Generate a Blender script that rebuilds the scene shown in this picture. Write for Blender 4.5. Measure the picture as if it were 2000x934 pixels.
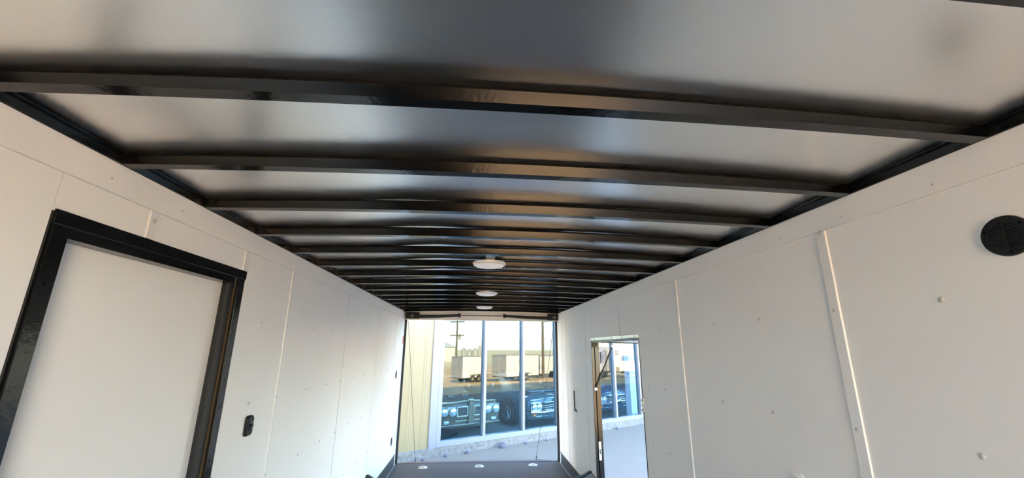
import bpy, bmesh, math, random
from mathutils import Vector, Matrix
random.seed(7)
for o in list(bpy.data.objects): bpy.data.objects.remove(o)
S = bpy.context.scene
COL = S.collection
R = math.radians

# ------------------------------------------------------------------ camera
CAM_Z = 1.648
cam_data = bpy.data.cameras.new('camera')
cam = bpy.data.objects.new('camera', cam_data); COL.objects.link(cam)
PITCH, YAW, ROLL = .2599, .0863, .0067
fw = Vector((math.sin(YAW)*math.cos(PITCH), math.cos(YAW)*math.cos(PITCH), math.sin(PITCH)))
rt = Vector((math.cos(YAW), -math.sin(YAW), 0)); up = rt.cross(fw)
rt, up = math.cos(ROLL)*rt + math.sin(ROLL)*up, -math.sin(ROLL)*rt + math.cos(ROLL)*up
cam.matrix_world = Matrix(((rt.x, up.x, -fw.x, 0), (rt.y, up.y, -fw.y, 0), (rt.z, up.z, -fw.z, CAM_Z), (0, 0, 0, 1)))
cam_data.sensor_fit = 'HORIZONTAL'; cam_data.sensor_width = 36.0
cam_data.lens = 800.8/2000*36.0
cam_data.clip_start = .02; cam_data.clip_end = 2000
S.camera = cam

# ------------------------------------------------------------------ sky, sun, exposure
SUN_DIR = Vector((-.85, .527, 0)).normalized()
SUN_EL = R(16.5)
w = bpy.data.worlds.new('sky'); S.world = w; w.use_nodes = True
nt = w.node_tree; nt.nodes.clear()
sky = nt.nodes.new('ShaderNodeTexSky'); sky.sky_type = 'NISHITA'; sky.sun_disc = False
sky.sun_elevation = R(30); sky.sun_rotation = math.atan2(SUN_DIR.x, SUN_DIR.y)
sky.air_density = 1.0; sky.dust_density = .5; sky.ozone_density = 2.2
bg = nt.nodes.new('ShaderNodeBackground'); bg.inputs['Strength'].default_value = .30
out = nt.nodes.new('ShaderNodeOutputWorld')
nt.links.new(sky.outputs[0], bg.inputs[0]); nt.links.new(bg.outputs[0], out.inputs[0])
sd = bpy.data.lights.new('sun', 'SUN'); sd.energy = 13.0; sd.color = (1, .71, .39); sd.angle = R(.6)
sun = bpy.data.objects.new('sun', sd); COL.objects.link(sun)
sv = Vector((SUN_DIR.x*math.cos(SUN_EL), SUN_DIR.y*math.cos(SUN_EL), math.sin(SUN_EL)))
sun.rotation_euler = sv.to_track_quat('Z', 'Y').to_euler(); sun.location = (-4, 20, 12)
S.view_settings.view_transform = 'Standard'; S.view_settings.look = 'None'
S.view_settings.gamma = 1.0; S.view_settings.use_curve_mapping = False
S.view_settings.exposure = 3.55
S.cycles.max_bounces = 14; S.cycles.diffuse_bounces = 8; S.cycles.glossy_bounces = 8; S.cycles.transparent_max_bounces = 16

# ------------------------------------------------------------------ materials
MATS = {}
def mat(name, col, rough=.5, metal=0., spec=.5, noise=None, bump=None, emit=None, coat=0., aniso=0.):
    """noise=(scale, amount) varies the colour; bump=(scale, strength) adds fine relief"""
    if name in MATS: return MATS[name]
    m = bpy.data.materials.new(name); m.use_nodes = True
    n = m.node_tree; b = n.nodes['Principled BSDF']
    b.inputs['Base Color'].default_value = (*col, 1); b.inputs['Roughness'].default_value = rough
    b.inputs['Metallic'].default_value = metal; b.inputs['Specular IOR Level'].default_value = spec
    b.inputs['Coat Weight'].default_value = coat; b.inputs['Anisotropic'].default_value = aniso
    if emit:
        b.inputs['Emission Color'].default_value = (*emit[:3], 1); b.inputs['Emission Strength'].default_value = emit[3]
    tc = n.nodes.new('ShaderNodeTexCoord')
    if noise:
        nz = n.nodes.new('ShaderNodeTexNoise'); nz.inputs['Scale'].default_value = noise[0]; nz.inputs['Detail'].default_value = 5
        n.links.new(tc.outputs['Object'], nz.inputs['Vector'])
        mx = n.nodes.new('ShaderNodeMix'); mx.data_type = 'RGBA'
        a = noise[1]; c2 = noise[2] if len(noise) > 2 else None
        mx.inputs['A'].default_value = (*[max(0, c*(1-a)) for c in col], 1)
        mx.inputs['B'].default_value = (*(c2 or [min(1, c*(1+a)) for c in col]), 1)
        n.links.new(nz.outputs['Fac'], mx.inputs['Factor']); n.links.new(mx.outputs['Result'], b.inputs['Base Color'])
    if bump:
        nb = n.nodes.new('ShaderNodeTexNoise'); nb.inputs['Scale'].default_value = bump[0]; nb.inputs['Detail'].default_value = 4
        n.links.new(tc.outputs['Object'], nb.inputs['Vector'])
        bp = n.nodes.new('ShaderNodeBump'); bp.inputs['Strength'].default_value = bump[1]; bp.inputs['Distance'].default_value = .01
        n.links.new(nb.outputs['Fac'], bp.inputs['Height']); n.links.new(bp.outputs['Normal'], b.inputs['Normal'])
    MATS[name] = m
    return m
M_wall = mat('white wall vinyl', (.87, .86, .84), .5, spec=.35, noise=(3, .02), bump=(9, .02))
M_core = mat('wall core', (.06, .055, .05), .8)
M_trimw = mat('white metal trim', (.82, .81, .79), .3)
M_beam = mat('black painted steel', (.0012, .0012, .0012), .12, spec=.38, bump=(60, .05))
M_frame = mat('black gloss frame', (.005, .0055, .0055), .15, spec=.3, bump=(45, .06))
M_rubber = mat('black rubber', (.012, .012, .013), .5)
M_floor = mat('dark coated floor', (.062, .056, .054), .6, noise=(14, .25), bump=(160, .2))
M_kick = mat('charcoal kick plate', (.035, .036, .037), .35, noise=(20, .2))
M_head = mat('grey header plate', (.80, .76, .70), .28, spec=.5)
M_silver = mat('zinc plated steel', (.72, .71, .68), .28, metal=1)
M_screw = mat('dulled screw head', (.48, .475, .46), .3)
M_lens = mat('milky lamp lens', (.86, .82, .79), .35, emit=(1, .93, .88, .02))
M_blackpl = mat('black plastic', (.007, .007, .0075), .45, spec=.3)
M_red = mat('red reflector', (.85, .06, .03), .3, emit=None)
M_ext = mat('charcoal exterior skin', (.05, .05, .055), .3)
M_wood = mat('brown ramp deck', (.10, .055, .05), .6, noise=(10, .3))
# roof sheet: brushed aluminium
m = bpy.data.materials.new('brushed aluminium roof sheet'); m.use_nodes = True; n = m.node_tree; b = n.nodes['Principled BSDF']
b.inputs['Metallic'].default_value = 1; b.inputs['Base Color'].default_value = (.88, .88, .88, 1); b.inputs['Roughness'].default_value = .29
tc = n.nodes.new('ShaderNodeTexCoord'); mp = n.nodes.new('ShaderNodeMapping'); mp.inputs['Scale'].default_value = (220, 12, 220)
nz = n.nodes.new('ShaderNodeTexNoise'); nz.inputs['Scale'].default_value = 1; nz.inputs['Detail'].default_value = 3
bp = n.nodes.new('ShaderNodeBump'); bp.inputs['Strength'].default_value = .012; bp.inputs['Distance'].default_value = .002
n.links.new(tc.outputs['Object'], mp.inputs[0]); n.links.new(mp.outputs[0], nz.inputs['Vector']); n.links.new(nz.outputs['Fac'], bp.inputs['Height']); n.links.new(bp.outputs['Normal'], b.inputs['Normal'])
M_roof = m
# outdoors
M_conc = mat('concrete apron', (.19, .152, .112), .8, noise=(1.6, .12), bump=(30, .2))
M_found = mat('rough foundation concrete', (.15, .135, .115), .9, noise=(9, .35), bump=(25, .8))
M_sand = mat('dry sandy yard', (.78, .49, .20), .95, noise=(.35, .15, (.84, .56, .26)), bump=(3, .4))
M_field = mat('far dry field', (.80, .66, .36), .95, noise=(.02, .3))
M_siding = mat('cream metal siding', (.215, .16, .075), .5)
M_alum = mat('white window aluminium', (.17, .175, .185), .35)
M_stone = mat('dark stone', (.10, .095, .11), .9, noise=(20, .3))
M_chrome = mat('chrome', (.9, .9, .92), .07, metal=1)
M_lampglass = mat('headlamp glass', (.75, .82, .86), .08, metal=.7)
M_tyre = mat('tyre rubber', (.02, .02, .02), .7)
M_dark = mat('dark recess', (.006, .006, .007), .6)
M_carA = mat('olive brown car paint', (.09, .078, .055), .2, coat=.6)
M_carAl = mat('pale hood stripe', (.45, .42, .32), .3)
M_carB = mat('blue car paint', (.045, .095, .125), .15, coat=.7)
M_carC = mat('dark blue car paint', (.02, .06, .13), .15, coat=.7)
M_orange = mat('orange marker lens', (.8, .22, .05), .3)
M_showfloor = mat('showroom floor', (.16, .22, .23), .3, noise=(1, .1))
M_showwall = mat('showroom wall', (.045, .055, .06), .8)
M_trailer = mat('white trailer skin', (.62, .61, .58), .4)
M_grey_endshade = mat('grey skin with end shade', (.20, .20, .21), .4)  # on cargo trailer ends this darker grey paints in their shaded side
M_camper = mat('camper skin', (.52, .50, .57), .35)
M_purple = mat('lavender camper panel', (.30, .28, .50), .35)
M_blue = mat('blue camper graphic', (.12, .18, .42), .35)
M_leaf = mat('tree leaves', (.10, .13, .05), .8, noise=(2, .4))
M_bark = mat('weathered pole wood', (.10, .075, .05), .9)
M_steel = mat('galvanised silo steel', (.25, .25, .24), .5)
M_shed = mat('pale shed roof', (.62, .60, .54), .5)
# window glass: part mirror, part see-through
m = bpy.data.materials.new('tinted window glass'); m.use_nodes = True; n = m.node_tree; n.nodes.clear()
o_ = n.nodes.new('ShaderNodeOutputMaterial'); mx = n.nodes.new('ShaderNodeMixShader')
tr = n.nodes.new('ShaderNodeBsdfTransparent'); tr.inputs[0].default_value = (.74, .85, .88, 1)
gl = n.nodes.new('ShaderNodeBsdfGlossy'); gl.inputs['Roughness'].default_value = .0; gl.inputs[0].default_value = (.84, .96, 1, 1)
mx.inputs[0].default_value = .035
n.links.new(tr.outputs[0], mx.inputs[1]); n.links.new(gl.outputs[0], mx.inputs[2]); n.links.new(mx.outputs[0], o_.inputs[0])
M_glass = m

# ------------------------------------------------------------------ mesh helpers
class MB:
    def __init__(s): s.bm = bmesh.new()
    def box(s, x0, x1, y0, y1, z0, z1, bev=0, M=None):
        r = bmesh.ops.create_cube(s.bm, size=1); vs = r['verts']
        for v in vs: v.co = Vector(((x0+x1)/2+v.co.x*(x1-x0), (y0+y1)/2+v.co.y*(y1-y0), (z0+z1)/2+v.co.z*(z1-z0)))
        if bev:
            es = list({e for v in vs for e in v.link_edges})
            r2 = bmesh.ops.bevel(s.bm, geom=es, offset=bev, segments=2, profile=.5, affect='EDGES'); vs = list({v for f in r2['faces'] for v in f.verts} | {v for v in vs if v.is_valid})
        if M is not None: bmesh.ops.transform(s.bm, matrix=M, verts=vs)
        return s
    def cyl(s, c, axis, r, h, seg=24, r2=None, bev=0):
        """cylinder / cone from centre c along axis ('X','Y','Z' or Vector)"""
        ax = {'X': Vector((1, 0, 0)), 'Y': Vector((0, 1, 0)), 'Z': Vector((0, 0, 1))}.get(axis, axis)
        if not isinstance(ax, Vector): ax = Vector(ax)
        q = ax.normalized().to_track_quat('Z', 'Y').to_matrix().to_4x4(); q.translation = Vector(c)
        bmesh.ops.create_cone(s.bm, cap_ends=True, segments=seg, radius1=r, radius2=r if r2 is None else r2, depth=h, matrix=q)
        return s
    def tube(s, pts, r, seg=8):
        """swept tube through pts; r a number or list"""
        pts = [Vector(p) for p in pts]; rings = []
        for i, p in enumerate(pts):
            d = (pts[min(i+1, len(pts)-1)] - pts[max(i-1, 0)]).normalized()
            a = d.orthogonal().normalized() if abs(d.z) > .99 else d.cross(Vector((0, 0, 1))).normalized(); b_ = d.cross(a)
            rr = r[i] if isinstance(r, (list, tuple)) else r
            rings.append([s.bm.verts.new(p + rr*(math.cos(2*math.pi*k/seg)*a + math.sin(2*math.pi*k/seg)*b_)) for k in range(seg)])
        for A, B in zip(rings, rings[1:]):
            for k in range(seg): s.bm.faces.new((A[k], A[(k+1) % seg], B[(k+1) % seg], B[k]))
        s.bm.faces.new(rings[0][::-1]); s.bm.faces.new(rings[-1])
        return s
    def ico(s, c, r, sub=2, scale=(1, 1, 1), jit=0):
        vs = bmesh.ops.create_icosphere(s.bm, subdivisions=sub, radius=1)['verts']
        for v in vs:
            k = 1 + random.uniform(-jit, jit)
            v.co = Vector((c[0]+v.co.x*r*scale[0]*k, c[1]+v.co.y*r*scale[1]*k, c[2]+v.co.z*r*scale[2]*k))
        return s
    def prism(s, prof, e0, e1, fn):
        """extrude a closed 2-D profile [(p,q)] from e0 to e1; fn(p,q,e) -> xyz"""
        A = [s.bm.verts.new(fn(p, q, e0)) for p, q in prof]; B = [s.bm.verts.new(fn(p, q, e1)) for p, q in prof]
        k = len(prof)
        for i in range(k): s.bm.faces.new((A[i], A[(i+1) % k], B[(i+1) % k], B[i]))
        s.bm.faces.new(A[::-1]); s.bm.faces.new(B)
        return s
    def loft(s, rings, cap=True):
        V = [[s.bm.verts.new(p) for p in r] for r in rings]
        k = len(V[0])
        for A, B in zip(V, V[1:]):
            for i in range(k): s.bm.faces.new((A[i], A[(i+1) % k], B[(i+1) % k], B[i]))
        if cap: s.bm.faces.new(V[0][::-1]); s.bm.faces.new(V[-1])
        return s
    def build(s, name, m, parent=None, smooth=False, M=None):
        bmesh.ops.recalc_face_normals(s.bm, faces=s.bm.faces)
        me = bpy.data.meshes.new(name)
        if M is not None: bmesh.ops.transform(s.bm, matrix=M, verts=s.bm.verts)
        s.bm.to_mesh(me); s.bm.free(); me.materials.append(m)
        if smooth:
            for p in me.polygons: p.use_smooth = True
            me.set_sharp_from_angle(angle=R(38))
        o = bpy.data.objects.new(name, me); COL.objects.link(o)
        if parent: o.parent = parent
        return o
def box(name, m, x0, x1, y0, y1, z0, z1, parent=None, bev=0): return MB().box(x0, x1, y0, y1, z0, z1, bev).build(name, m, parent)
def tag(o, label, cat=None, group=None, kind=None):
    o['label'] = label
    if cat: o['category'] = cat
    if group: o['group'] = group
    if kind: o['kind'] = kind
    return o
def empty(name, loc=(0, 0, 0), rz=0):
    o = bpy.data.objects.new(name, None); COL.objects.link(o); o.location = loc; o.rotation_euler = (0, 0, rz); o.empty_display_size = .1
    return o
def inst(o, loc, parent=None, rot=None):
    c = o.copy(); COL.objects.link(c); c.location = loc
    if rot is not None: c.rotation_euler = rot
    if parent is not None: c.parent = parent
    return c
def copy_tree(o, parent=None):
    c = o.copy(); COL.objects.link(c); c.parent = parent
    for ch in list(o.children): copy_tree(ch, c)
    return c

# ------------------------------------------------------------------ trailer shell
XL, XR = -1.109, 1.331          # inner faces of the side walls
YF, YR = -1.75, 6.74            # front end, rear end
ZT = 2.189                      # top of the white walls / underside of the roof beams at the rails
ZB = 2.095                      # lower edge of the top band
XC = (XL+XR)/2; HW = (XR-XL)/2
TH = .075                       # wall thickness

floor = box('floor', M_floor, XL-.01, XR+.01, YF, YR+.02, -.06, 0); tag(floor, 'dark brown coated floor of the trailer', kind='structure')
box('floor_edge', M_silver, XR-.018, XR-.006, 5.02, YR-.02, .0005, .004, floor)
box('floor_edge', M_silver, XL+.006, XL+.018, 5.02, YR-.02, .0005, .004, floor)
box('underframe', M_ext, XL-.01, XR+.01, YF, YR, -.2, -.061, floor)

# ---- left wall: dark core, white panels, top band
D1 = (1.172, 1.968, 1.925)       # closed door clear opening y0,y1,top
wl = MB()
wl.box(XL-TH, XL-.004, YF, D1[0]-.04, -.06, ZT+.06); wl.box(XL-TH, XL-.004, D1[1]+.04, YR, -.06, ZT+.06)
wl.box(XL-TH, XL-.004, D1[0]-.04, D1[1]+.04, D1[2]+.04, ZT+.06)
wl = wl.build('wall_left', M_core); tag(wl, 'white panelled side wall with the closed black-framed door', kind='structure')
def lp(y0, y1, z0=0., z1=ZB-.001, nm='wall_panel', m=M_wall, t=0.): return box(nm, m, XL-.004, XL+t, y0, y1, z0, z1, wl)
lp(YF, .22); lp(.222, 1.116)
lp(1.118, 1.424, 1.99); lp(1.462, 2.024, 1.99); lp(2.064, 2.578)
g = .0055
for a_, b_ in ((2.583, 3.741), (3.741, 4.946), (4.946, 6.035), (6.035, 6.40)): lp(a_+(g if a_ > 3 else 0), b_-g)
lp(6.40+g, YR-.05, .0, ZB-.001, 'rear_post_trim', M_trimw)
# vertical cover strips
def lstrip(y0, y1, z0): 
    return MB().box(XL-.004, XL+.0045, y0, y1, z0, ZB-.002, .0015).build('cover_strip', M_trimw, wl)
lstrip(1.424, 1.462, 1.997); lstrip(2.024, 2.064, 1.997); lstrip(2.560, 2.583, 0)
band = MB().box(XL-.004, XL+.005, YF, YR-.05, ZB, ZT, .0012).build('top_band', M_wall, wl)
# ---- right wall
D2 = (3.345, 4.735, 1.735)       # open flip-up door y0,y1,top
wr = MB()
wr.box(XR+.004, XR+TH, YF, D2[0], -.06, ZT+.06); wr.box(XR+.004, XR+TH, D2[1], YR, -.06, ZT+.06)
wr.box(XR+.004, XR+TH, D2[0], D2[1], D2[2], ZT+.06)
wr = wr.build('wall_right', M_core); tag(wr, 'white panelled side wall with the open flip-up door', kind='structure')
def rp(y0, y1, z0=0., z1=ZB-.001, nm='wall_panel', m=M_wall): return box(nm, m, XR, XR+.004, y0, y1, z0, z1, wr)
rp(YF, .2); rp(.202, 1.405); rp(1.445, 2.625); rp(2.650, D2[0])
rp(D2[0], 3.785-g, D2[2]+.02); rp(3.785+g, D2[1], D2[2]+.02)
rp(D2[1], 5.005-g); rp(5.005+g, 6.05-g); rp(6.05+g, 6.40-g)
rp(6.40+g, YR-.05, .0, ZB-.001, 'rear_post_trim', M_trimw)
def rstrip(y0, y1): return MB().box(XR-.0065, XR+.004, y0, y1, 0, ZB-.002, .0022).build('cover_strip', M_trimw, wr)
rstrip(1.404, 1.447); rstrip(2.618, 2.655)
MB().box(XR-.005, XR+.004, YF, YR-.05, ZB, ZT, .0012).build('top_band', M_wall, wr)
# outer skins
for sx, wall, hole in ((-1, wl, D1), (1, wr, D2)):
    x0 = XL-TH-.006 if sx < 0 else XR+TH; x1 = x0+.006
    s_ = MB(); s_.box(x0, x1, YF, hole[0]-.0, -.2, ZT+.1); s_.box(x0, x1, hole[1], YR, -.2, ZT+.1); s_.box(x0, x1, hole[0], hole[1], hole[2], ZT+.1)
    s_.build('outer_skin', M_ext, wall)
# screws
SC = MB().ico((0, 0, 0), .0075, 2, (.55, 1, 1)).build('screw', M_screw, wr, smooth=True)
sc_first = [True]
def screw(side, y, z, k=1.0, off=0.):
    x = XL+.001+off if side < 0 else XR-.001-off
    par = wl if side < 0 else wr
    if sc_first[0]: o = SC; sc_first[0] = False; o.location = (x, y, z); o.parent = par
    else: o = inst(SC, (x, y, z), par)
    k *= .85 if y > 2.4 else 1.0; o.scale = (k, k, k)
for z in (2.087, 1.791, 1.384, .98, .57): screw(1, 1.43, z, 1.0, .004)
for z in (2.087, 1.765, 1.36, .98, .57): screw(1, 2.636, z, .9, .004)
for y in (1.069, .66): 
    for z in (1.79, 1.382): screw(1, y, z, 1.15)
for y in (1.852, 2.232): 
    for z in (1.786, 1.378, .97): screw(1, y, z, 1.0)
for y in (2.93, 3.2): 
    for z in (1.78, 1.375, .97): screw(1, y, z, .9)
for y in (3.45, 3.75, 4.05, 4.4, 4.65): screw(1, y, 1.80, .8)
for y in (5.25, 5.55, 5.8): 
    for z in (1.775, 1.33 if y > 5.4 else 1.37, .6): screw(1, y, z, .9)
for y in (2.28, 2.57, 3.0, 3.385, 3.72, 4.1, 4.5, 4.92, 5.3, 5.7):
    for z in (1.768, 1.374, .98, .57): screw(-1, y, z, .95 if y != 2.57 else .85, .004 if y == 2.57 else 0)
screw(-1, 1.443, 2.06, 1.0, .004)
for k in range(20):
    y = .32+.31*k
    screw(-1, y, 2.135, .45, .004); screw(1, y+.07, 2.12, .45, .004)

# ---- ceiling: aluminium sheet, beams and rails
def crown(x): return 1-((x-XC)/HW)**2
BH = .038                        # beam height
def beam_bot(x): return ZT - .002 + .020*crown(x)
def beam_top(x): return ZT + BH + .030*crown(x)
def roof_z(x, y):
    u = (x-XC)/HW
    gap = .0015 + max(0, min(1, (y-1.3)/1.0))*(.006*math.exp(-((u+.32)/.18)**2) + .0025*math.exp(-((u-.40)/.12)**2))
    ph = 2*math.pi*(y-.858)/.4064
    sag = .0010*(1-math.cos(ph))/2
    wav = .0010*math.sin(3.1*x+2.3*y+1)+.0007*math.sin(5.3*x-1.7*y)
    return beam_top(x) + gap*max(0, crown(x)) + (sag+wav)*min(1, 3*crown(x)) + .0005
NX, NY = 72, int((YR-YF)/.045)
bm = bmesh.new(); gridv = []
for j in range(NY+1):
    y = YF+(YR-YF)*j/NY; gridv.append([bm.verts.new((XL-.02+(XR-XL+.04)*i/NX, y, roof_z(XL-.02+(XR-XL+.04)*i/NX, y))) for i in range(NX+1)])
for j in range(NY):
    for i in range(NX): bm.faces.new((gridv[j][i], gridv[j+1][i], gridv[j+1][i+1], gridv[j][i+1]))
me = bpy.data.meshes.new('ceiling'); 
ret = bmesh.ops.extrude_face_region(bm, geom=list(bm.faces))
for v in ret['geom']:
    if isinstance(v, bmesh.types.BMVert): v.co.z += .012
bmesh.ops.recalc_face_normals(bm, faces=bm.faces)
bm.to_mesh(me); bm.free(); me.materials.append(M_roof)
for p in me.polygons: p.use_smooth = True
me.set_sharp_from_angle(angle=R(40))
ceil = bpy.data.objects.new('ceiling', me); COL.objects.link(ceil); tag(ceil, 'dented aluminium roof sheet over black cross beams', kind='structure')
BW = .030
def beam_mesh():
    mb = MB(); N = 30; rings = []
    for i in range(N+1):
        x = XL+.012+(XR-XL-.024)*i/N; b0, t0 = beam_bot(x), beam_top(x)
        # tube with a thin turned lip along the lower front edge
        t1 = t0-.011
        rings.append([(x, -BW/2, t1), (x, -BW/2, b0+.007), (x, -BW/2-.006, b0+.006), (x, -BW/2-.006, b0), (x, BW/2, b0), (x, BW/2, t1)])
    mb.loft(rings); return mb
def tape_mesh():
    mb = MB(); N = 30; rings = []
    for i in range(N+1):
        x = XL+.012+(XR-XL-.024)*i/N; t0 = beam_top(x)
        rings.append([(x, -.006, t0), (x, -.006, t0-.011), (x, BW/2-.002, t0-.011), (x, BW/2-.002, t0)])
    mb.loft(rings); return mb
proto = beam_mesh().build('roof_beam', M_beam, ceil)
tape = tape_mesh().build('seal_tape', mat('matte black tape', (.006, .006, .006), .9, spec=.1), proto)
y0b = .452+BW/2
k = -5; first = True; beam_y = []
while True:
    y = y0b+.4064*k
    if y > YR-.06: break
    beam_y.append(y)
    if first: proto.location = (0, y, 0); first = False
    else: tp = inst(tape, (0, 0, 0), inst(proto, (0, y, 0), ceil))
    k += 1
for sx in (-1, 1):
    xw = XL if sx < 0 else XR
    mb = MB()
    mb.prism([(-.02, ZT+.001), (.010, ZT+.001), (.010, ZT+.006), (.004, ZT+.006), (.004, ZT+BH+.006), (-.02, ZT+BH+.006)], YF, YR-.03, lambda p, q, e: (xw - sx*p, e, q))
    mb.build('roof_rail', M_frame, ceil)
    mb = MB(); mb.prism([(-.0, ZT+.030), (.013, ZT+.030), (.013, ZT+.0325), (.0, ZT+.0325)], YF, YR-.03, lambda p, q, e: (xw - sx*p, e, q)); mb.build('rail_lip', M_beam, ceil)
    gus = None
    for y in beam_y:
        if y < .3: continue
        if gus is None: gus = MB().box(-.018, .018, -.002, .002, -.022, .012).build('weld_tab', M_beam, ceil); gus.location = (xw-sx*.03, y-BW/2-.003, ZT+.022)
        else: inst(gus, (xw-sx*.03, y-BW/2-.003, ZT+.022), ceil)

# ---- rear frame
hd = empty('trim_1', (0, 0, 0)); tag(hd, 'grey header plate above the rear ramp opening', kind='structure')
box('header_plate', M_head, XL+.0, XR, YR-.03, YR+.04, 2.072, ZT+.05, hd)
for sx in (-1, 1):
    xw = XL if sx < 0 else XR
    x0, x1 = sorted((xw, xw-sx*.032))
    box('jamb_post', M_trimw, min(xw, xw+sx*.07), max(xw, xw+sx*.07), YR-.052, YR+.04, -.06, 2.072, hd)
    box('rubber_seal', M_rubber, x0, x1, YR-.012, YR+.012, 0, 2.074, hd)
box('threshold', M_kick, XL, XR, YR+.02, YR+.04, -.06, .004, hd)
# ---- kick plates
for nm, sx in (('baseboard_left', -1), ('baseboard_right', 1)):
    xw = XL if sx < 0 else XR
    b_ = MB().prism([(5.02, .001), (6.60, .001), (6.60, .165), (6.57, .150), (5.02, .150)], 0, 1, lambda p, q, e: (xw - sx*(.001+.009*e), p, q)).build(nm, M_kick)
    tag(b_, 'charcoal kick plate along the foot of the %s wall' % ('door-side' if sx > 0 else 'framed-door'), kind='structure')
# ---- front end: half wall with a doorway
wf = MB(); wf.box(XL, .05, YF-.05, YF, -.06, ZT+.08); wf.box(.05, XR, YF-.05, YF, 2.14, ZT+.08)
wf = wf.build('wall_front', mat('grey front wall', (.07, .068, .065), .5)); tag(wf, 'grey front wall with a doorway behind the viewer', kind='structure')

# ------------------------------------------------------------------ door_1: closed, black frame (left wall)
d1 = empty('door_1', (XL, (D1[0]+D1[1])/2, 0)); tag(d1, 'closed white door in a glossy black steel frame', kind='structure')
O1 = Vector((XL, (D1[0]+D1[1])/2, 0))
def part1(mb, nm, m, par=d1, smooth=False):
    return mb.build(nm, m, par, smooth, Matrix.Translation(-O1))
yA, yB, zD = D1
def sub1(mb, nm, m, par): return mb.build(nm, m, par, False, Matrix.Translation(-O1))
leaf = part1(MB().box(XL-.055, XL-.045, yA-.03, yB+.03, .02, zD+.03), 'door_leaf', M_wall)
head = part1(MB().box(XL, XL+.007, yA-.050, yB+.090, zD+.030, 1.995, .002), 'head_flange', M_frame)
part1(MB().box(XL-.05, XL+.004, yA, yB, zD+.001, zD+.034), 'head_return', M_frame)
part1(MB().box(XL-.05, XL+.006, yA-.046, yA, .0, zD+.034, .002), 'jamb', M_frame)
part1(MB().box(XL-.004, XL+.006, yB+.036, yB+.084, .0, zD+.032, .002), 'jamb', M_frame)
part1(MB().box(XL-.05, XL-.012, yB+.0, yB+.036, .0, zD+.002), 'jamb_step', M_rubber)
part1(MB().tube([(XL-.016, yB-.006, .02), (XL-.016, yB-.006, zD)], .009, 10), 'door_seal', M_rubber)
part1(MB().box(XL-.012, XL-.004, yB+.032, yB+.0345, .02, zD-.02), 'brass_edge', mat('brown edge', (.08, .045, .02), .4))
for (y, z) in ((yA+.10, 1.975), (yA+.42, 1.975), (yB+.06, 1.973)):
    sub1(MB().cyl((XL+.007, y, z), 'X', .005, .004, 10), 'screw', M_frame, head)
for (y, z) in ((yA-.022, 1.80), (yA-.022, 1.35), (yB+.06, 1.83), (yB+.06, 1.39), (yB+.06, 1.18)):
    part1(MB().cyl((XL+.006, y, z), 'X', .006, .004, 10), 'screw', M_beam)

# ------------------------------------------------------------------ door_2: flip-up side door, open (right wall)
d2 = empty('door_2', (XR, 4.04, 0)); tag(d2, 'open flip-up side door held by a black gas strut', kind='structure')
O2 = Vector((XR, 4.04, 0))
def part2(mb, nm, m, par=d2, smooth=False): return mb.build(nm, m, par, smooth, Matrix.Translation(-O2))
y0, y1, zt = D2
XO = XR+TH+.006
part2(MB().box(XR-.002, XO, y0-.012, y0, -.06, zt), 'jamb', M_frame)
part2(MB().box(XR-.002, XO, y1-.002, y1+.016, -.06, zt), 'jamb', M_frame)
part2(MB().box(XR+.03, XO-.008, y1-.022, y1-.003, -.06, zt), 'jamb_stop', M_frame)
part2(MB().box(XR+.0, XO, y0, y1, zt-.02, zt+.0), 'head_jamb', M_frame)
hs = part2(MB().box(XR-.004, XR+.003, y0-.01, y1+.03, zt+.001, zt+.028, .001), 'head_strip', M_silver)
for y in (3.42, 3.72, 4.0, 4.3, 4.6): part2(MB().cyl((XR-.005, y, zt+.014), 'X', .006, .004, 10), 'screw', M_screw, hs)
part2(MB().box(XR+.0, XR+.05, y1-.03, y1+.03, zt-.07, zt-.0), 'corner_block', M_blackpl)
# the leaf, swung up and out about its top edge
LH = 1.62
tilt = Matrix.Translation((XO, 0, zt-.012)) @ Matrix.Rotation(R(1.2), 4, 'Y')
lf = part2(MB().box(0.0, LH, y0+.01, y1-.01, -.0, .035, .004, M=tilt), 'door_leaf', M_wall)
part2(MB().box(.02, LH-.02, y0+.01, y0+.04, -.010, .0, M=tilt), 'edge_seal', M_rubber, lf)
part2(MB().box(.02, LH-.02, y1-.04, y1-.01, -.010, .0, M=tilt), 'edge_seal', M_rubber, lf)
# gas strut
A = Vector((XR+.02, y1-.012, 1.215)); B = Vector((XR+.21, y1-.09, 1.675)); mid = A+(B-A)*.45
st = part2(MB().tube([A, mid], .013, 10), 'gas_strut', M_rubber, smooth=True)
part2(MB().tube([mid, B], .008, 10), 'strut_rod', M_blackpl, st, True)
part2(MB().ico(A, .02, 2), 'strut_end', M_trimw, st, True)
part2(MB().ico(B, .02, 2), 'strut_end', M_trimw, st, True)
part2(MB().box(XR+.025, XR+.05, y1-.026, y1-.018, .50, .68, .002), 'strike_plate', mat('pale strike plate', (.85, .85, .85), .3))
part2(MB().box(XR+.03, XR+.045, y1-.028, y1-.0255, .56, .61), 'strike_slot', M_dark)
# catch on the near jamb
ct = part2(MB().box(XR-.003, XR+.02, y0-.02, y0+.015, 1.17, 1.27, .003), 'catch_plate', M_silver)
for dz in (-.035, 0, .035): part2(MB().cyl((XR-.006, y0-.005, 1.22+dz), 'X', .011, .012, 10), 'rivet', M_silver, ct)
part2(MB().tube([(XR+.03, y0+.01, 1.30), (XR+.03, y0+.075, 1.225), (XR+.03, y0+.05, 1.20), (XR+.03, y0+.005, 1.19)], .006, 8), 'pull_loop', M_rubber, ct, True)

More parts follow.
